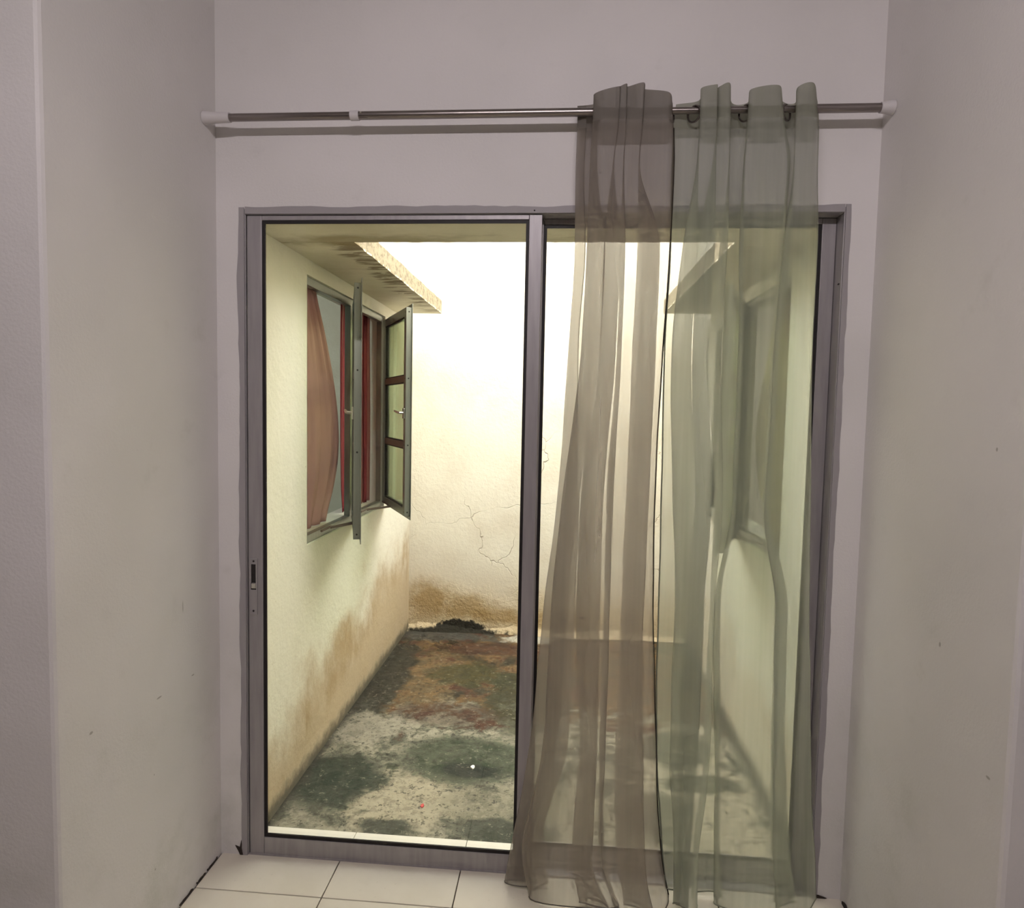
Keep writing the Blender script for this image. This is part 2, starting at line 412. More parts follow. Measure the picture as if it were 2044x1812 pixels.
def tube(bm, pts, rad, seg=12, caps=True):
    pts = [Vector(p) for p in pts]; rings = []
    n = len(pts)
    for i, p in enumerate(pts):
        d = (pts[min(i+1, n-1)]-pts[max(i-1, 0)]).normalized()
        a = d.orthogonal().normalized() if i == 0 else (a0-d*a0.dot(d)).normalized()
        a0 = a; b = d.cross(a)
        r = rad[i] if isinstance(rad, (list, tuple)) else rad
        rings.append([bm.verts.new(p+(a*math.cos(2*math.pi*k/seg)+b*math.sin(2*math.pi*k/seg))*r) for k in range(seg)])
    for i in range(n-1):
        for k in range(seg):
            bm.faces.new((rings[i][k], rings[i][(k+1) % seg], rings[i+1][(k+1) % seg], rings[i+1][k]))
    if caps:
        bm.faces.new(rings[0][::-1]); bm.faces.new(rings[-1])
    return bm
def torus(bm, c, axis, R, r, seg=28, sub=8):
    axis = Vector(axis).normalized(); a = axis.orthogonal().normalized(); b = axis.cross(a); c = Vector(c)
    rings = []
    for i in range(seg):
        th = 2*math.pi*i/seg; d = a*math.cos(th)+b*math.sin(th)
        rings.append([bm.verts.new(c+d*(R+r*math.cos(2*math.pi*k/sub))+axis*r*math.sin(2*math.pi*k/sub)) for k in range(sub)])
    for i in range(seg):
        for k in range(sub):
            j, l = (i+1) % seg, (k+1) % sub
            bm.faces.new((rings[i][k], rings[i][l], rings[j][l], rings[j][k]))
    return bm
def wall_with_hole(bm, ax, v0, v1, a0, a1, z0, z1, h):
    """slab across axis ax (0 = X, 1 = Y) between v0 and v1, with a rectangular hole h = (a0, a1, z0, z1)"""
    A = [a0, h[0], h[1], a1]; Z = [z0, h[2], h[3], z1]
    def co(v, a, z): return (v, a, z) if ax == 0 else (a, v, z)
    V = {}
    for s, v in enumerate((v0, v1)):
        for i, a in enumerate(A):
            for j, z in enumerate(Z):
                V[s, i, j] = bm.verts.new(co(v, a, z))
    for i in range(3):
        for j in range(3):
            if (i, j) == (1, 1): continue
            for s in (0, 1):
                bm.faces.new((V[s, i, j], V[s, i+1, j], V[s, i+1, j+1], V[s, i, j+1]))
    def strip(p, q): bm.faces.new((V[0, *p], V[0, *q], V[1, *q], V[1, *p]))
    for i in range(3):
        strip((i, 0), (i+1, 0)); strip((i, 3), (i+1, 3)); strip((0, i), (0, i+1)); strip((3, i), (3, i+1))
    for p, q in (((1, 1), (2, 1)), ((2, 1), (2, 2)), ((2, 2), (1, 2)), ((1, 2), (1, 1))): strip(p, q)
    return bm

# ------------------------------------------------------------------ room shell
RX, RY = 2.7, -4.6
o = obj('wall_back', wall_with_hole(bmesh.new(), 1, 0.0, WALL_T, XL, XR, -0.15, CEIL+0.3,
        (OX0+0.004, OX1-0.004, -0.149, OZ1-0.004)), 'wall')
tag(o, 'white painted wall around and above the aluminium sliding door', 'wall', kind='structure')
wall_back = o
o = bx('wall_left', (-RX-0.15, XL, PIER, WALL_T, -0.15, CEIL+0.3), 'wall_l', bev=0.010)
tag(o, 'scuffed white side wall of the alcove beside the sliding panel and lock', 'wall', kind='structure')
wall_left = o
o = bx('wall_right', (XR, RX+0.15, PIER, WALL_T, -0.15, CEIL+0.3), 'wall_r', bev=0.010)
tag(o, 'white side wall of the alcove beside the green sheer curtain', 'wall', kind='structure')
wall_right = o
o = bx('wall_room_left', (-RX-0.15, -RX, RY, PIER-0.001, -0.15, CEIL), 'wall')
tag(o, 'plain white long wall of the room, out of the picture', 'wall', group='unseen room walls', kind='structure')
o = bx('wall_room_right', (RX, RX+0.15, RY, PIER-0.001, -0.15, CEIL), 'wall')
tag(o, 'plain white long wall of the room, out of the picture', 'wall', group='unseen room walls', kind='structure')
o = bx('wall_front', (-RX-0.15, RX+0.15, RY-0.15, RY, -0.15, CEIL), 'wall')
tag(o, 'plain white end wall of the room, behind the viewer', 'wall', kind='structure')
o = bx('ceiling', (-RX-0.15, RX+0.15, RY-0.15, -0.0005, CEIL+0.0005, CEIL+0.15), 'ceil')
tag(o, 'flat white ceiling of the room above the curtain rod', 'ceiling', kind='structure')

# floor: grout bed, then each tile
fl = bx('floor', (-RX, RX, RY, WALL_T-0.04, -0.12, -0.004), 'grout')
tag(fl, 'cream ceramic tiled floor in front of the sliding door', 'floor', kind='structure')
TS, GAP = 0.4, 0.0035
tx0, ty0 = -0.940, -0.160
def tile_bm(w, d):
    return box(bmesh.new(), 0, w, 0, d, -0.008, 0.0, bev=0.0012)
cache = {}
for i in range(-5, 10):
    for j in range(-11, 1):
        x0 = tx0+i*TS+GAP/2; x1 = x0+TS-GAP; y0 = ty0-TS+j*TS+TS+GAP/2; y1 = y0+TS-GAP
        if y0 > -0.01: continue
        lo, hi = ((XL+0.001, XR-0.001) if y1 > PIER+0.01 else (-RX, RX))
        x0c, x1c = max(x0, lo), min(x1, hi)
        y1 = min(y1, 0.012)
        if y0 < RY: y0 = RY
        if x1c-x0c < 0.01 or y1-y0 < 0.01: continue
        key = (round(x1c-x0c, 4), round(y1-y0, 4))
        if key not in cache:
            t_ = obj('floor_tile', tile_bm(*key), 'tile', fl); cache[key] = t_.data
        else:
            t_ = bpy.data.objects.new('floor_tile', cache[key]); C.objects.link(t_); t_.parent = fl
        t_.location = (x0c, y0, 0)

# broken plaster at the foot of the walls
def chip(pts, th, ax, parent, name='plaster_chip'):
    bm = bmesh.new(); a = [bm.verts.new(p) for p in pts]
    off = [0, 0, 0]; off[ax] = th
    b = [bm.verts.new(tuple(p[k]+off[k] for k in range(3))) for p in pts]
    bm.faces.new(a); bm.faces.new(b[::-1]); n = len(pts)
    for k in range(n): bm.faces.new((a[k], a[(k+1) % n], b[(k+1) % n], b[k]))
    o = obj(name, bm, 'chip', parent); o['label'] = 'dark broken plaster at the foot of the wall'; return o
q = [(486, 1705), (483, 1690), (482, 1676), (479, 1690), (470, 1686), (476, 1697), (480, 1706)]
chip([tuple(at(x, y, 1, -0.001)) for x, y in q], -0.002, 1, wall_back)
q = [(1628, 1784), (1640, 1788), (1650, 1792), (1640, 1794), (1629, 1796)]
chip([tuple(at(x, y, 1, -0.001)) for x, y in q], -0.002, 1, wall_back)
rnd = random.Random(4)
for (ya, yb, hh) in ((-0.03, -0.09, .010), (-0.10, -0.15, .012), (-0.17, -0.24, .012), (-0.26, -0.33, .008)):
    n = 7; pts = [(XL+0.001, ya+(yb-ya)*k/n, 0.001+0.002*rnd.random()) for k in range(n+1)]
    pts += [(XL+0.001, yb+(ya-yb)*k/n, 0.003+0.5*hh*(0.2+rnd.random())) for k in range(n+1)]
    chip(pts, 0.0025, 0, wall_left)
n = 6
pts = [(XR-0.001, -0.02-0.08*k/n, 0.001) for k in range(n+1)]+[(XR-0.001, -0.10+0.08*k/n, 0.006+0.016*rnd.random()) for k in range(n+1)]
chip(pts, -0.0025, 0, wall_right)

# ------------------------------------------------------------------ sliding door
door = empty('door_1', ((FX0+FX1)/2, 0.05, 0))
tag(door, 'grey aluminium sliding glass door opening onto the stained light well', 'sliding door', kind='structure')
D0 = Vector(door.location)
def dpart(name, dims, mat, bev=0.0, parent=None):
    p = parent or door
    o = bx(name, dims, mat, None, bev); o.parent = p
    o.data.transform(Matrix.Translation(-D0))
    return o
FD = 0.100      # frame depth
dpart('frame_head', (FX0, FX1, 0.001, FD, FZ1, OZ1), 'alu_paint', 0.001)
dpart('frame_jamb', (OX0+0.003, FX0, 0.001, FD, 0, OZ1), 'alu', 0.001)
dpart('frame_jamb', (FX1, OX1-0.003, 0.001, FD, 0, OZ1), 'alu', 0.001)
dpart('bottom_track', (FX0, FX1, 0.002, FD, -0.004, 0.006), 'alu', 0.001)
dpart('track_rib', (FX0, FX1, 0.040, 0.043, 0.006, 0.016), 'alu')
# paint cut in unevenly over the outer flange of the frame
def flange(name, a, b, along, inner, outer, mat):
    bm = bmesh.new(); r = random.Random(int(abs(inner)*1000))
    n = 60; prev = None
    w = 0
    for k in range(n+1):
        t = a+(b-a)*k/n; w = 0.7*w+0.0028*(r.random()-0.5)*1.6
        if along == 'z': ps = [(inner, 0.0, t), (outer+w, 0.0, t), (outer+w, -0.003, t), (inner, -0.003, t)]
        else: ps = [(t, 0.0, inner), (t, 0.0, outer+w), (t, -0.003, outer+w), (t, -0.003, inner)]
        ring = [bm.verts.new(Vector(p)-D0) for p in ps]
        if prev:
            for i in range(4): bm.faces.new((prev[i], prev[(i+1) % 4], ring[(i+1) % 4], ring[i]))
        else: bm.faces.new(ring)
        prev = ring
    bm.faces.new(prev[::-1])
    return obj(name, bm, mat, door)
flange('frame_flange', 0.0, OZ1+0.001, 'z', FX0-0.003, OX0-0.001, 'alu_paint')
flange('frame_flange', 0.0, OZ1+0.003, 'z', FX1+0.003, OX1+0.001, 'alu_paint')
flange('frame_flange', FX0, FX1, 'x', FZ1+0.001, OZ1+0.001, 'alu_paint')

def panel(name, x0, x1, z0, z1, y0, y1, sl, sr, rt, rb, label):
    p = empty(name, (0, 0, 0), door); p['label'] = label
    def sp(nm, d, m, bev=0.0):
        o = bx(nm, d, m, p, bev); o.data.transform(Matrix.Translation(-D0)); return o
    sp('stile', (x0, x0+sl, y0, y1, z0, z1), 'alu', 0.0012)
    sp('stile', (x1-sr, x1, y0, y1, z0, z1), 'alu', 0.0012)
    sp('rail', (x0+sl+.0008, x1-sr-.0008, y0+0.001, y1-0.001, z1-rt, z1), 'alu', 0.0012)
    sp('rail', (x0+sl+.0008, x1-sr-.0008, y0+0.001, y1-0.001, z0, z0+rb), 'alu', 0.0012)
    g = 0.0098; ym = y0+0.0125
    gx0, gx1, gz0, gz1 = x0+sl, x1-sr, z0+rb, z1-rt
    bm = bmesh.new()
    for d in ((gx0, gx0+g, gz0, gz1), (gx1-g, gx1, gz0, gz1), (gx0+g, gx1-g, gz0, gz0+g*1.1), (gx0+g, gx1-g, gz1-g, gz1)):
        box(bm, d[0], d[1], y0+0.004, y0+0.010, d[2], d[3])
    o = obj('gasket', bm, 'gasket', p); o.data.transform(Matrix.Translation(-D0))
    o = sp('pane', (gx0+g*0.6, gx1-g*0.6, ym-0.0025, ym+0.0025, gz0+g*0.6, gz1-g*0.6), 'glass')
    o['label'] = 'clear glass pane'
    return p, sp
sl_p, sp = panel('sliding_sash', FX0+0.004, 0.0765, 0.004, FZ1-0.003, 0.003, 0.028, 0.047, 0.039, 0.0135, 0.058,
             'sliding panel of the door, with the recessed lock')
fx_p, sp2 = panel('fixed_sash', 0.040, FX1-0.001, 0.0165, FZ1-0.001, 0.052, 0.082, 0.040, 0.040, 0.017, 0.048,
              'fixed panel of the door behind the sheer curtains')
# recessed flush lock on the closing stile
lx0, lx1 = at(498.5, 1170, 1, 0)[0], at(513.5, 1170, 1, 0)[0]
lz1, lz0 = at(506, 1114, 1, 0)[2], at(508, 1227, 1, 0)[2]
lock = bx('lock', (lx0, lx1, -0.0005, 0.004, lz0, lz1), 'alu', sl_p, 0.0012); lock.data.transform(Matrix.Translation(-D0))
lock['label'] = 'narrow flush pull lock'
# sub-parts of the lock sit one level down from the panel
cz1, cz0 = at(506, 1126, 1, 0)[2], at(508, 1163, 1, 0)[2]
tz0 = at(508, 1176, 1, 0)[2]
lw = lx1-lx0
for nm, d, m in (('lock_slot', (lx0+lw*.22, lx1-lw*.2, -0.0012, 0.003, cz0, cz1), 'dark'),
                 ('lock_latch', (lx0+lw*.28, lx1-lw*.2, -0.0035, 0.003, tz0+.004, cz0-.002), 'steel'),
                 ('lock_slot', (lx0+lw*.18, lx0+lw*.28, -0.0012, 0.003, tz0, cz0), 'dark'),
                 ('lock_slot', (lx0+lw*.18, lx1-lw*.15, -0.0012, 0.003, tz0-.001, tz0+.003), 'dark')):
    o = bx(nm, d, m, sl_p); o.data.transform(Matrix.Translation(-D0))
for pz in (1120, 1219):
    bm = bmesh.new(); c = at(506, pz, 1, -0.001)
    tube(bm, [(c[0], -0.0018, c[2]), (c[0], 0.003, c[2])], 0.0032, 10)
    o = obj('screw', bm, 'dark', sl_p); o.data.transform(Matrix.Translation(-D0))
for (px, py, yy) in ((1067, 420, -0.0035), (1674, 567, 0.0)):
    c = at(px, py, 1, yy)
    bm = bmesh.new(); tube(bm, [(c[0], yy-0.0012, c[2]), (c[0], yy+0.004, c[2])], 0.0022, 10)
    o = obj('screw', bm, 'dark', door); o.data.transform(Matrix.Translation(-D0))

# pale tiled threshold just outside
sill = bx('trim_1', (XL+0.003, XR-0.003, FD, WALL_T+0.012, GZ, -0.006), 'grout')
tag(sill, 'pale narrow threshold ledge outside the sliding door', 'threshold', kind='structure')
xs = [XL+0.003, at(706, 1672, 1, .12)[0], at(930, 1690, 1, .12)[0], 0.44, 0.84, XR-0.003]
for a, b in zip(xs[:-1], xs[1:]):
    bx('threshold_tile', (a+0.0008, b-0.0008, FD+0.001, WALL_T+0.011, -0.007, 0.001), 'sill', sill, 0.002)

# ------------------------------------------------------------------ light well behind the door
o = bx('floor_light_well', (XL-0.02, XR+0.02, WALL_T, GY1+0.02, GZ-0.15, GZ), 'court_f')
tag(o, 'wet stained concrete floor of the light well with moss and rust patches', 'floor', kind='structure')
o = obj('wall_light_well_left', wall_with_hole(bmesh.new(), 0, XL-WALL_T, XL, WALL_T+0.0005, GY1, GZ-0.1, 3.0,
        (LWY0, LWY1, WZ0, WZ1)), 'court_l')
tag(o, 'lime washed light well wall holding the window with pink curtains', 'wall', kind='structure')
wlw = o
o = obj('wall_light_well_right', wall_with_hole(bmesh.new(), 0, XR, XR+WALL_T, WALL_T+0.0005, GY1, GZ-0.1, 3.0,
        (RWY0, RWY1, WZ0, WZ1)), 'court_r')
tag(o, 'pale lime light well wall seen through the green sheer curtain', 'wall', kind='structure')
o = bx('wall_light_well_back', (-3.4, 3.4, GY1, GY1+0.15, GZ-0.1, 4.4), 'court_b')
tag(o, 'cracked cream plaster end wall of the light well, damp at its foot', 'wall', kind='structure')
# rough mortar fillet at the foot of the end wall
bm = bmesh.new(); rnd = random.Random(8); N = 90; prev = None
for k in range(N+1):
    x = XL+0.002+(XR-XL-0.004)*k/N
    h = 0.035+0.018*math.sin(k*.21)+0.012*rnd.random(); d = 0.030+0.012*math.sin(k*.13+1)+0.012*rnd.random()
    ring = [bm.verts.new(p) for p in ((x, GY1-0.001, GZ+h), (x, GY1-d*.45, GZ+h*.55), (x, GY1-d, GZ+0.0005), (x, GY1-0.001, GZ+0.0005))]
    if prev:
        for i in range(4): bm.faces.new((prev[i], prev[(i+1) % 4], ring[(i+1) % 4], ring[i]))
    else: bm.faces.new(ring)
    prev = ring
bm.faces.new(prev[::-1])
o = obj('trim_2', bm, 'court_b'); tag(o, 'rough mortar fillet along the foot of the cracked end wall', 'mortar fillet', kind='structure')
# canopy slab with its open middle
HX0, HX1, HY0, LE, RE = -0.652, 0.757, 0.462, 2.24, 2.16
bm = bmesh.new()
def slab(bm, p0, p1, q0, q1, n, amp, seed):
    """slab strip: straight edge p0-p1, slightly ragged edge q0-q1"""
    r = random.Random(seed); prev = None
    for k in range(n+1):
        t = k/n; w = amp*(r.random()-0.5) if 0 < k < n else 0
        p = (p0[0]+(p1[0]-p0[0])*t, p0[1]+(p1[1]-p0[1])*t); q = (q0[0]+(q1[0]-q0[0])*t, q0[1]+(q1[1]-q0[1])*t)
        nx, ny = q[0]-p[0], q[1]-p[1]; L = math.hypot(nx, ny); q = (q[0]+nx/L*w, q[1]+ny/L*w)
        ring = [bm.verts.new((*p, SOF)), bm.verts.new((*q, SOF)), bm.verts.new((*q, SOF+0.082)), bm.verts.new((*p, SOF+0.082))]
        if prev:
            for i in range(4): bm.faces.new((prev[i], prev[(i+1) % 4], ring[(i+1) % 4], ring[i]))
        else: bm.faces.new(ring)
        prev = ring
    bm.faces.new(prev[::-1])
slab(bm, (XL+.001, WALL_T+.001), (XR-.001, WALL_T+.001), (XL+.001, HY0), (XR-.001, HY0), 70, 0.006, 1)
slab(bm, (XL+.001, HY0+.004), (XL+.001, LE), (HX0, HY0+.004), (HX0, LE), 40, 0.006, 2)
slab(bm, (XR-.001, HY0+.004), (XR-.001, RE), (HX1, HY0+.004), (HX1, RE), 40, 0.006, 3)
o = obj('ceiling_light_well', bm, 'soffit')
tag(o, 'stained concrete canopy slab around the open top of the light well', 'canopy', kind='structure')

# rooms behind the two side windows
def side_room(side):
    s = -1 if side == 'left' else 1
    xi = (XL-WALL_T) if s < 0 else (XR+WALL_T); xo = xi+s*2.2
    a, b = min(xi, xo), max(xi, xo); y0, y1 = WALL_T+0.001, 3.3
    bm = bmesh.new()
    box(bm, a, b, y0, y1, 0.0, 0.05); box(bm, a, b, y0, y1, 2.75, 2.9)
    box(bm, a, b, y1, y1+0.1, 0, 2.9); box(bm, *((xo-0.1, xo) if s < 0 else (xo, xo+0.1)), y0, y1+0.1, 0, 2.9)
    if y1 > GY1: box(bm, *((xi, xi+0.05) if s > 0 else (xi-0.05, xi)), GY1, y1, 0, 2.9)
    box(bm, a, b, y0-0.0005, y0+0.02, 0.05, 2.75)
    # the band of wall behind the outer leaf, above and below the opening, is painted too
    wy0, wy1 = (LWY0, LWY1) if s < 0 else (RWY0, RWY1)
    o = obj('wall_room_behind_'+side, bm, 'blue_wall' if s < 0 else 'grey_wall')
    tag(o, 'pale blue room seen through the window with pink curtains' if s < 0 else
        'dim beige room seen through the window behind the green curtain', 'room', kind='structure')
side_room('left'); side_room('right')
def side_fill(x, y, label, k):  # unseen fill light added to brighten the room behind a side window
    l = empty('unseen_lamp', (x, y, 2.75)); tag(l, label, 'lamp')
    bm = bmesh.new(); tube(bm, [(0, 0, 0), (0, 0, -.03), (0, 0, -.06)], [.10, .12, .09], 20); obj('lamp_body', bm, 'lamp_body', l, True)
    d = bpy.data.lights.new('lamp_light', 'AREA'); d.shape = 'DISK'; d.size = 0.2; d.energy = k; d.color = (0.97, 1.0, 0.97)
    q = bpy.data.objects.new('lamp_light', d); C.objects.link(q); q.parent = l; q.location = (0, 0, -.065)
side_fill(XL-1.25, 1.5, 'unseen fill light added in the pale blue room behind the pink curtains', 15.0)
side_fill(XR+1.25, 1.5, 'unseen fill light added in the room behind the beige window curtain', 14.0)

# ------------------------------------------------------------------ side windows
def sash(parent, hinge, rz, s, w, z0, z1, label):
    """casement leaf: local +x runs from the hinge to the free edge, local +y*s faces the street side"""
    e = empty('casement_sash', hinge, parent, rz); e['label'] = label
    def b(nm, d, m, bev=0.001):
        return bx(nm, d, m, e, bev)
    t, sw = 0.030, 0.042
    yi, yo = (-t/2, t/2)
    out = s
    b('stile', (0.0, sw, yi, yo, z0, z1), 'alu_out')
    st = b('stile', (w-sw, w, yi, yo, z0, z1), 'alu_out')
    b('rail', (sw+.0005, w-sw-.0005, yi+.001, yo-.001, z1-sw, z1), 'alu_out')
    b('rail', (sw+.0005, w-sw-.0005, yi+.001, yo-.001, z0, z0+sw), 'alu_out')
    zz = [z0+sw, z0+(z1-z0)*0.345, z0+(z1-z0)*0.665, z1-sw]
    for zc in zz[1:3]:
        b('muntin', (sw+.0005, w-sw-.0005, yi+.004, yo-.004, zc-.017, zc+.017), 'muntin')
    for k in range(3):
        za = zz[k]+(0.017 if k else 0); zb = zz[k+1]-(0.017 if k < 2 else 0)
        bm = bmesh.new(); g = 0.006
        for d in ((sw, sw+g, za, zb), (w-sw-g, w-sw, za, zb), (sw+g, w-sw-g, za, za+g), (sw+g, w-sw-g, zb-g, zb)):
            box(bm, d[0], d[1], -0.008, 0.008, d[2], d[3])
        obj('gasket', bm, 'gasket', e)
        b('pane', (sw+g*.5, w-sw-g*.5, -0.002, 0.002, za+g*.5, zb-g*.5), 'green_glass', 0)
    # weather flange standing out beyond the leaf on its outer face
    yf0, yf1 = (yo, yo+0.003) if out > 0 else (yi-0.003, yi)
    fz = 0.020
    bm = bmesh.new()
    box(bm, -0.004, w+0.010, yf0, yf1, z1-0.012, z1+fz)
    box(bm, -0.004, w+0.010, yf0, yf1, z0-fz, z0+0.012)
    box(bm, w-0.012, w+0.010, yf0, yf1, z0+0.012, z1-0.012)
    obj('flange', bm, 'alu_out', e)
    # screws on the edge and inner face, near the corners
    inn = -out
    for zc in (z0+.022, z0+(z1-z0)*.345, z0+(z1-z0)*.665, z1-.022):
        bm = bmesh.new(); tube(bm, [(w-.001, 0.0, zc), (w+0.0012, 0.0, zc)], 0.0042, 10)
        obj('screw', bm, 'dark', e)
        yy = (yo if inn > 0 else yi)
        bm = bmesh.new(); tube(bm, [(w-.016, yy-.001, zc), (w-.016, yy+.0012*inn, zc)], 0.0042, 10)
        obj('screw', bm, 'dark', e)
    # cam handle on the inner face
    zc = z0+(z1-z0)*0.50; yy = (yo if inn > 0 else yi)
    bm = bmesh.new()
    box(bm, w-sw+.006, w-.008, min(yy, yy+inn*.008), max(yy, yy+inn*.008), zc-.030, zc+.025, 0.002)
    tube(bm, [(w-sw*.5, yy+inn*.006, zc), (w-sw*.5, yy+inn*.026, zc), (w-sw*.8, yy+inn*.032, zc+.003), (w-sw-.055, yy+inn*.036, zc+.010)], [.007, .007, .007, .005], 10)
    o = obj('handle', bm, 'steel', e); o['label'] = 'bright steel cam handle'
    return e

def side_window(name, s, wx, y0, y1, opens, label):
    """s = -1 left wall, +1 right wall; wx = wall face"""
    win = empty(name, (wx, (y0+y1)/2, WZ0)); tag(win, label, 'window', kind='structure')
    L = Vector(win.location)
    xa, xb = (wx-0.043, wx-0.013) if s < 0 else (wx+0.013, wx+0.043)
    def p(nm, d, m, bev=0.001):
        o = bx(nm, d, m, win, bev); o.data.transform(Matrix.Translation(-L)); return o
    fw = 0.036; ym = (y0+y1)/2+0.02
    p('frame_side', (xa, xb, y0, y0+fw, WZ0, WZ1), 'alu_out'); p('frame_side', (xa, xb, y1-fw, y1, WZ0, WZ1), 'alu_out')
    p('frame_head', (xa, xb, y0+fw, y1-fw, WZ1-fw, WZ1), 'alu_out'); p('frame_sill', (xa, xb, y0+fw, y1-fw, WZ0, WZ0+fw), 'alu_out')
    p('mullion', (xa, xb, ym-0.024, ym+0.024, WZ0+fw, WZ1-fw), 'alu_out')
    xi0, xi1 = (wx-WALL_T-0.02, xa) if s < 0 else (xb, wx+WALL_T+0.02)
    p('inner_sill', (xi0, xi1, y0+0.002, y1-0.002, WZ0+0.001, WZ0+0.030), 'sill', 0.003)
    hx = wx+0.006*(-s)
    for k, (hy, ang) in enumerate(((ym-0.004, opens[0]), (y1-0.012, opens[1]))):
        w = (ym-y0-0.01) if k == 0 else (y1-ym-0.012)
        a = -math.pi/2 + (math.radians(ang) if s < 0 else -math.radians(ang))
        outward = 1 if s < 0 else -1
        e = sash(win, Vector((hx, hy, 0))-Vector((L.x, L.y, L.z)), a, outward, w, WZ0+0.026, WZ1-0.026,
                 'nearer casement leaf' if k == 0 else 'farther casement leaf')
        e.location.z = -L.z
        if ang > 5:
            # friction stays between frame and leaf, at the sill and at the head
            d = Vector((math.cos(a), math.sin(a), 0))
            for zc in (WZ0+0.030,):
                bm = bmesh.new()
                p0 = Vector((hx-0.004*(-s), hy-0.34, zc)); p1 = Vector((hx, hy, zc+.002))+d*0.22
                tube(bm, [p0, p1], 0.0065, 6); tube(bm, [p0+Vector((0, 0, .004)), p0+Vector((0, -.12, .004))], 0.006, 6)
                tube(bm, [Vector((hx, hy-.04, zc+.005)), Vector((hx, hy-.04, zc+.005))+d*0.14+Vector((.004, 0, 0))], 0.0055, 6)
                o = obj('stay_arm', bm, 'muntin', win); o.data.transform(Matrix.Translation(-L))
    return win
side_window('window_1', -1, XL, LWY0, LWY1, (19.0, 27.5), 'aluminium casement window with both leaves open and pink curtains inside')
side_window('window_2', 1, XR, RWY0, RWY1, (21.0, 0.0), 'aluminium casement window behind the green sheer curtain, one leaf open')

# curtains hanging inside the side windows: a sheet on a plane X = const from traced edges
def hung(name, X, edge, other_y, mat, label, seed, s, group=None, amp=0.016, folds=5):
    rows = [e[0] for e in edge]; n = 46; m = 40
    zs, ys = [], []
    for (py, px) in edge:
        w = at(px, py, 0, X); zs.append(w[2]); ys.append(w[1])
    zs, ys = np.array(zs), np.array(ys); order = np.argsort(zs); zs, ys = zs[order], ys[order]
    zz = np.linspace(max(zs[0], WZ0+0.034), min(zs[-1], WZ1-0.004), n)
    # smooth the traced edge
    yy = np.interp(zz, zs, ys); k = np.ones(7)/7
    yy = np.convolve(np.pad(yy, 3, mode='edge'), k, 'valid')
    bm = bmesh.new(); V = []
    for i in range(n):
        row = []
        for j in range(m+1):
            t = j/m; y = other_y+(yy[i]-other_y)*t
            ph = seed+t*folds*2*math.pi+0.5*math.sin(zz[i]*2+seed)
            x = X+amp*math.sin(ph)+0.3*amp*math.sin(2.3*ph+zz[i]*3)
            row.append(bm.verts.new((x, y, zz[i])))
        V.append(row)
    for i in range(n-1):
        for j in range(m):
            bm.faces.new((V[i][j], V[i][j+1], V[i+1][j+1], V[i+1][j]))
    o = obj(name, bm, mat, None, True)
    md = o.modifiers.new('thickness', 'SOLIDIFY'); md.thickness = 0.002
    tag(o, label, 'curtain', group)
    return o
PX_ = XL-0.085
edgeL = [(520, 612), (565, 622), (600, 630), (650, 642), (700, 652), (750, 661), (800, 668), (850, 672), (900, 672), (940, 668), (1000, 655), (1040, 643), (1075, 628)]
hung('window_curtain', PX_, edgeL, 0.735, 'pink', 'dusty pink curtain swelling out at the near end of the casement window', 1.0, -1, amp=0.012, folds=4)
edgeF = [(520, 681), (600, 680), (700, 679), (900, 678.5), (1000, 680), (1030, 685), (1060, 690)]
far = hung('window_curtain', PX_-0.016, edgeF, 1.94, 'pink_far', 'dusty pink curtain with deep pink edge hanging behind the open casement leaf', 2.2, -1, amp=0.009, folds=6)
a = hung('curtain_strip', PX_-0.004, edgeF, at(695, 800, 0, PX_)[1], 'deep_pink', 'x', 0.4, -1, amp=0.006, folds=1)
for k in ('category',): del a[k]
a['label'] = 'deep pink strip for a dark fold'; a.parent = far
b2 = hung('curtain_strip', PX_-0.004, [(520, 727), (800, 726), (1060, 726)], at(733, 800, 0, PX_)[1], 'deep_pink', 'x', 0.4, -1, amp=0.005, folds=1)  # strip coloured in where the far curtain has a dark fold
del b2['category']; b2['label'] = 'deep pink strip for a dark fold'; b2.parent = far
PXR = XR+0.085
edgeR = [(500, 1566), (560, 1560), (640, 1548), (700, 1538), (760, 1524), (820, 1513), (880, 1507), (940, 1509), (1000, 1519), (1060, 1535), (1110, 1550)]
hung('window_curtain', PXR, edgeR, 0.712, 'beige', 'pale beige curtain inside the window behind the green sheer curtain', 0.6, 1, amp=0.012, folds=4)

# litter on the wet floor
def scrap(name, px, py, rx, ry, mat, label, seed):
    c = at(px, py, 2, GZ+0.002); r = random.Random(seed); bm = bmesh.new(); n = 9
    a = [bm.verts.new((c[0]+rx*math.cos(2*math.pi*k/n)*(0.75+.5*r.random()), c[1]+ry*math.sin(2*math.pi*k/n)*(0.75+.5*r.random()), GZ+0.003+0.004*r.random())) for k in range(n)]
    b = [bm.verts.new((v.co.x, v.co.y, GZ+0.0005)) for v in a]
    bm.faces.new(a); bm.faces.new(b[::-1])
    for k in range(n): bm.faces.new((a[k], a[(k+1) % n], b[(k+1) % n], b[k]))
    tag(obj(name, bm, mat), label, 'litter')
scrap('paper_scrap', 944, 1531, .010, .014, 'paper', 'small white scrap lying on the dark green floor patch', 1)
scrap('plastic_scrap', 843, 1608, .006, .012, 'red', 'tiny red scrap on the pale part of the concrete floor', 2)

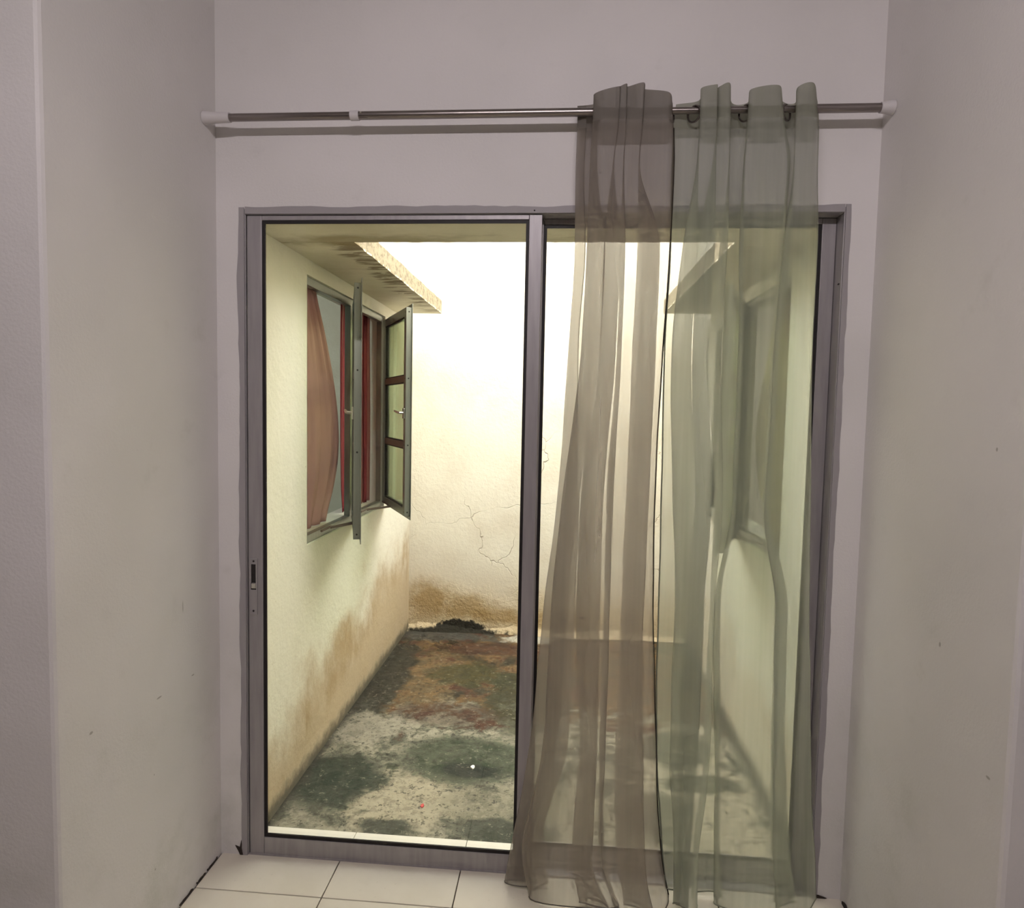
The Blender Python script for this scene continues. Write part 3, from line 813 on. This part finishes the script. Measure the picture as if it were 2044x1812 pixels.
# ------------------------------------------------------------------ curtain rod
rod = empty('curtain_rod', (0, ROD_Y, ROD_Z))
tag(rod, 'telescopic metal curtain rod with white end cups between the alcove walls', 'curtain rod')
RL = Vector(rod.location)
def rpart(nm, pts, rad, mat, seg=20):
    bm = bmesh.new(); tube(bm, [Vector(p)-RL for p in pts], rad, seg)
    return obj(nm, bm, mat, rod, True)
def X_at(px, py=222): return at(px, py, 1, ROD_Y)[0]
def rx_(x): return (x, ROD_Y, ROD_Z)
def auto(o):
    o.data.set_sharp_from_angle(angle=math.radians(40)); return o
auto(rpart('rod_tube', [rx_(X_at(440)), rx_(X_at(704))], 0.0112, 'rod'))
auto(rpart('rod_tube', [rx_(X_at(704)), rx_(X_at(1260))], 0.0118, 'rod'))
auto(rpart('rod_tube', [rx_(X_at(1260)), rx_(X_at(1596))], 0.0096, 'rod'))
auto(rpart('rod_tube', [rx_(X_at(1596)), rx_(X_at(1772))], 0.0120, 'rod'))
auto(rpart('collar', [rx_(X_at(700)), rx_(X_at(717))], 0.0140, 'plastic'))
bm = bmesh.new(); c = X_at(722.5); tube(bm, [Vector((c, ROD_Y-.011, ROD_Z+.004))-RL, Vector((c, ROD_Y-.0135, ROD_Z+.0045))-RL], 0.003, 10)
obj('screw', bm, 'steel', rod)
for x0, x1 in ((XL+0.001, X_at(459)), (XR-0.001, X_at(1757))):
    d = 1 if x1 > x0 else -1; L = abs(x1-x0)
    o = rpart('end_cup', [rx_(x0), rx_(x0+d*.004), rx_(x0+d*.012), rx_(x0+d*min(.03, L*.6)), rx_(x1)],
              [0.0190, 0.0190, 0.0180, 0.0158, 0.0145], 'plastic', 28)
    auto(o); o['label'] = 'white plastic end cup'

# ------------------------------------------------------------------ sheer curtains
def hermite(zs, vals, zq):
    """vals (levels, pts) interpolated along decreasing zs, monotone-ish cubic"""
    zs = np.array(zs); n = len(zs); v = np.array(vals)
    d = np.diff(v, axis=0)/np.diff(zs)[:, None]
    m = np.zeros_like(v); m[0] = d[0]; m[-1] = d[-1]
    for i in range(1, n-1):
        m[i] = np.where(d[i-1]*d[i] > 0, 2*d[i-1]*d[i]/(d[i-1]+d[i]+1e-12), 0.0)
    k = 0
    for i in range(n-1):
        if zq <= zs[i]: k = i
    h = zs[k+1]-zs[k]; t = np.clip((zq-zs[k])/h, 0, 1)
    return ((2*t**3-3*t**2+1)*v[k]+(t**3-2*t**2+t)*h*m[k]+(-2*t**3+3*t**2)*v[k+1]+(t**3-t**2)*h*m[k+1])
def spline(P, sub):
    """Catmull-Rom through rows of P"""
    n = len(P); out = []
    Q = np.vstack([2*P[0]-P[1], P, 2*P[-1]-P[-2]])
    for i in range(n-1):
        p0, p1, p2, p3 = Q[i], Q[i+1], Q[i+2], Q[i+3]
        for k in range(sub):
            t = k/sub
            out.append(0.5*((2*p1)+(-p0+p2)*t+(2*p0-5*p1+4*p2-p3)*t*t+(-p0+3*p1-3*p2+p3)*t**3))
    out.append(P[-1])
    return np.array(out)
def sheer(name, label, levels, tops, Ys, zbot, mats, eyelets, seed, rings=()):
    """levels: [(pixel row, [pixel x of each fold line])]; tops: pixel row of the heading edge at each fold line"""
    npt = len(Ys); sub = 9
    Ys = np.array(Ys)
    zc, Xs = [], []
    for row, xs in levels:
        zc.append(at(1330, row, 1, ROD_Y)[2])
        Xs.append([at(x, row, 1, ROD_Y+y)[0] for x, y in zip(xs, Ys)])
    ztop = max(at(1330, r, 1, ROD_Y)[2] for r in tops)+0.002
    zt = np.array([at(x, r, 1, ROD_Y+y)[2] for x, r, y in zip(levels[0][1], tops, Ys)])
    zt_s = spline(np.c_[zt, zt], sub)[:, 0]
    zh = at(1330, 250, 1, ROD_Y)[2]              # seam of the heading
    rng = np.random.default_rng(seed)
    ns = (npt-1)*sub+1
    zc[-1] = min(zc[-1], zbot)
    rows = []
    NZ, NH = 150, 14
    ph = rng.random(6)*6.28
    s = np.linspace(0, 1, ns)
    for i in range(NH+1+NZ):
        if i <= NH: f = i/NH; zrow = None
        else: f = (i-NH)/NZ
        if i <= NH:
            znom = zt_s+(zh-zt_s)*f
        else:
            znom = np.full(ns, zh+(zbot-zh)*f)
        zq = float(np.mean(znom))
        ctl = hermite(zc, Xs, min(max(zq, zc[-1]), zc[0]))
        # folds loosen a little on the way down
        dn = (zh-zq)/zh if zq < zh else 0.0
        Y = ROD_Y+Ys*(1.0+0.15*dn)-0.010*dn
        P = spline(np.c_[ctl, Y], sub)
        x = P[:, 0]+0.0016*np.sin(zq*9+s*40+ph[0])*dn+0.0010*np.sin(zq*23+s*90+ph[1])*dn
        y = P[:, 1]+0.0035*np.sin(zq*5+s*17+ph[2])*dn+0.0015*np.sin(zq*13+s*55+ph[3])
        z = znom.copy()
        if i > NH and f > 0.9:
            hem = 0.010*np.sin(s*22+ph[4])+0.006*np.sin(s*51+ph[5])
            z = z+(np.abs(hem))*((f-0.9)/0.1)
        y = np.minimum(y, -0.006)
        rows.append(np.c_[x, y, z])
    root = empty(name, (float(np.mean(rows[NH][:, 0])), ROD_Y, 0))
    tag(root, label, 'curtain', 'sheer curtains on the rod')
    L = Vector(root.location)
    def sheet(nm, r, mat):
        bm = bmesh.new()
        V = [[bm.verts.new(Vector(p)-L) for p in row] for row in r]
        for i in range(len(V)-1):
            for j in range(ns-1): bm.faces.new((V[i][j], V[i][j+1], V[i+1][j+1], V[i+1][j]))
        return obj(nm, bm, mat, root, True)
    h = sheet('heading', rows[:NH+1], mats[1]); h['label'] = 'doubled heading band'
    sheet('fabric', rows[NH:], mats[0])
    for side in (0, -1):
        bm = bmesh.new(); pts = [Vector(r[side])-L for r in rows[NH::3]]
        tube(bm, pts, 0.0022 if side == mats[3] else 0.0012, 6)
        obj('selvage', bm, mats[2] if side == mats[3] else mats[0], root, True)
    bm = bmesh.new(); tube(bm, [Vector(p)-L for p in rows[-1]], 0.0018, 6)
    obj('hem', bm, mats[2] if mats[3] == 0 else mats[1], root, True)
    for (px, ang) in eyelets:
        c = Vector((X_at(px), ROD_Y, ROD_Z-0.0095))
        bm = bmesh.new(); torus(bm, c-L, (math.cos(ang), math.sin(ang), 0.05), 0.0215, 0.0030)
        o = obj('eyelet', bm, 'rod', root, True); o['label'] = 'metal eyelet ring'
    return root
CZ = -.017      # creases between neighbouring folds stay in front of the rod
YsL = [.010, .020, .026, -.034, -.042, CZ, -.040, -.041, CZ, -.038, -.045, CZ, -.036, -.042, .018]
topsL = [211, 211, 206, 187, 172, 176, 172, 167, 172, 172, 165, 182, 178, 184, 206]
LV = [(170, [1172, 1154, 1194, 1187, 1236, 1238, 1238, 1251, 1252, 1254, 1286, 1287, 1289, 1335, 1343]),
      (250, [1170, 1153, 1192, 1184, 1232, 1234, 1235, 1249, 1250, 1252, 1281, 1283, 1285, 1334, 1345]),
      (330, [1166, 1150, 1192, 1178, 1223, 1223, 1226, 1245, 1244, 1247, 1275, 1275, 1280, 1332, 1345]),
      (500, [1168, 1148, 1208, 1171, 1238, 1206, 1216, 1247, 1240, 1246, 1317, 1274, 1284, 1330, 1337]),
      (700, [1154, 1136, 1198, 1160, 1228, 1199, 1208, 1240, 1232, 1240, 1309, 1264, 1274, 1316, 1323]),
      (1000, [1150, 1112, 1158, 1122, 1204, 1160, 1172, 1222, 1212, 1220, 1294, 1251, 1260, 1300, 1306]),
      (1200, [1132, 1088, 1148, 1102, 1196, 1152, 1166, 1216, 1206, 1214, 1285, 1242, 1252, 1296, 1304]),
      (1500, [1110, 1057, 1134, 1082, 1189, 1157, 1166, 1206, 1198, 1206, 1283, 1230, 1242, 1298, 1308]),
      (1700, [1062, 1024, 1082, 1046, 1177, 1143, 1154, 1204, 1194, 1204, 1288, 1234, 1246, 1306, 1318]),
      (1806, [1062, 1004, 1094, 1060, 1219, 1161, 1174, 1236, 1226, 1234, 1308, 1248, 1262, 1324, 1335])]
sheer('sheer_curtain', 'grey-beige sheer curtain gathered in the middle of the rod, flaring at the floor', LV, topsL, YsL, 0.006,
      ('sheer_l', 'head_l', 'edge_l', -1), [(1192, 0.5), (1340, -0.5)], 3)
YsR = [.020, .024, -.032, -.040, CZ, -.038, -.041, .022, .024, -.036, -.038, .022, .024, -.036, -.036, .020]
topsR = [209, 200, 176, 168, 176, 172, 166, 206, 204, 178, 170, 200, 206, 174, 166, 202]
RV0 = [(168, [1352, 1396, 1400, 1430, 1431, 1457, 1462, 1494, 1500, 1552, 1560, 1588, 1592, 1622, 1631]),
      (250, [1345, 1394, 1398, 1429, 1430, 1457, 1460, 1492, 1496, 1560, 1564, 1586, 1590, 1626, 1635]),
      (330, [1342, 1392, 1392, 1428, 1422, 1455, 1456, 1486, 1490, 1572, 1572, 1586, 1586, 1626, 1632]),
      (500, [1338, 1392, 1362, 1426, 1392, 1451, 1436, 1483, 1478, 1558, 1556, 1577, 1563, 1616, 1631]),
      (700, [1326, 1380, 1340, 1412, 1382, 1440, 1412, 1481, 1475, 1542, 1540, 1556, 1545, 1612, 1621]),
      (1000, [1320, 1388, 1342, 1419, 1388, 1440, 1426, 1468, 1462, 1526, 1524, 1538, 1524, 1606, 1618]),
      (1200, [1314, 1371, 1346, 1404, 1371, 1426, 1416, 1438, 1430, 1548, 1546, 1570, 1546, 1593, 1615]),
      (1500, [1310, 1356, 1336, 1391, 1355, 1414, 1404, 1436, 1430, 1540, 1538, 1567, 1538, 1584, 1617]),
      (1700, [1320, 1358, 1345, 1375, 1352, 1392, 1384, 1436, 1430, 1542, 1540, 1576, 1541, 1590, 1625]),
      (1806, [1330, 1352, 1342, 1371, 1345, 1388, 1380, 1438, 1430, 1548, 1546, 1586, 1547, 1600, 1628])]
RV = [(r, xs[:5]+[xs[4]+0.18*(xs[5]-xs[4])+1.5]+xs[5:]) for r, xs in RV0]
sheer('sheer_curtain', 'pale green sheer curtain spread over the fixed door panel beside the alcove wall', RV, topsR, YsR, 0.022,
      ('sheer_r', 'head_r', 'edge_r', 0), [(1386, 0.75), (1489, 0.75), (1570, -0.75)], 9)

# ------------------------------------------------------------------ lamp behind the viewer
lamp = empty('unseen_lamp', (LAMP[0], LAMP[1], CEIL))
tag(lamp, 'white fluorescent batten on the ceiling above the viewer', 'lamp')
bx('lamp_body', (-0.62, 0.62, -0.03, 0.03, -0.055, 0.0), 'lamp_body', lamp, 0.004)
bm = bmesh.new(); tube(bm, [(-0.58, 0, -0.080), (0.58, 0, -0.080)], 0.014, 12)
obj('lamp_tube', bm, 'tube', lamp, True)
for x in (-0.6, 0.6): bx('lamp_socket', (x-0.018, x+0.018, -0.016, 0.016, -0.098, -0.055), 'lamp_body', lamp, 0.003)
ld = bpy.data.lights.new('lamp_light', 'AREA'); ld.shape = 'RECTANGLE'; ld.size = 1.15; ld.size_y = 0.05
ld.energy = LAMP_POWER; ld.color = LAMP_COL
lo = bpy.data.objects.new('lamp_light', ld); C.objects.link(lo); lo.parent = lamp
lo.location = (0, 0.0, -0.100); lo.rotation_euler = (math.radians(28), 0, 0)
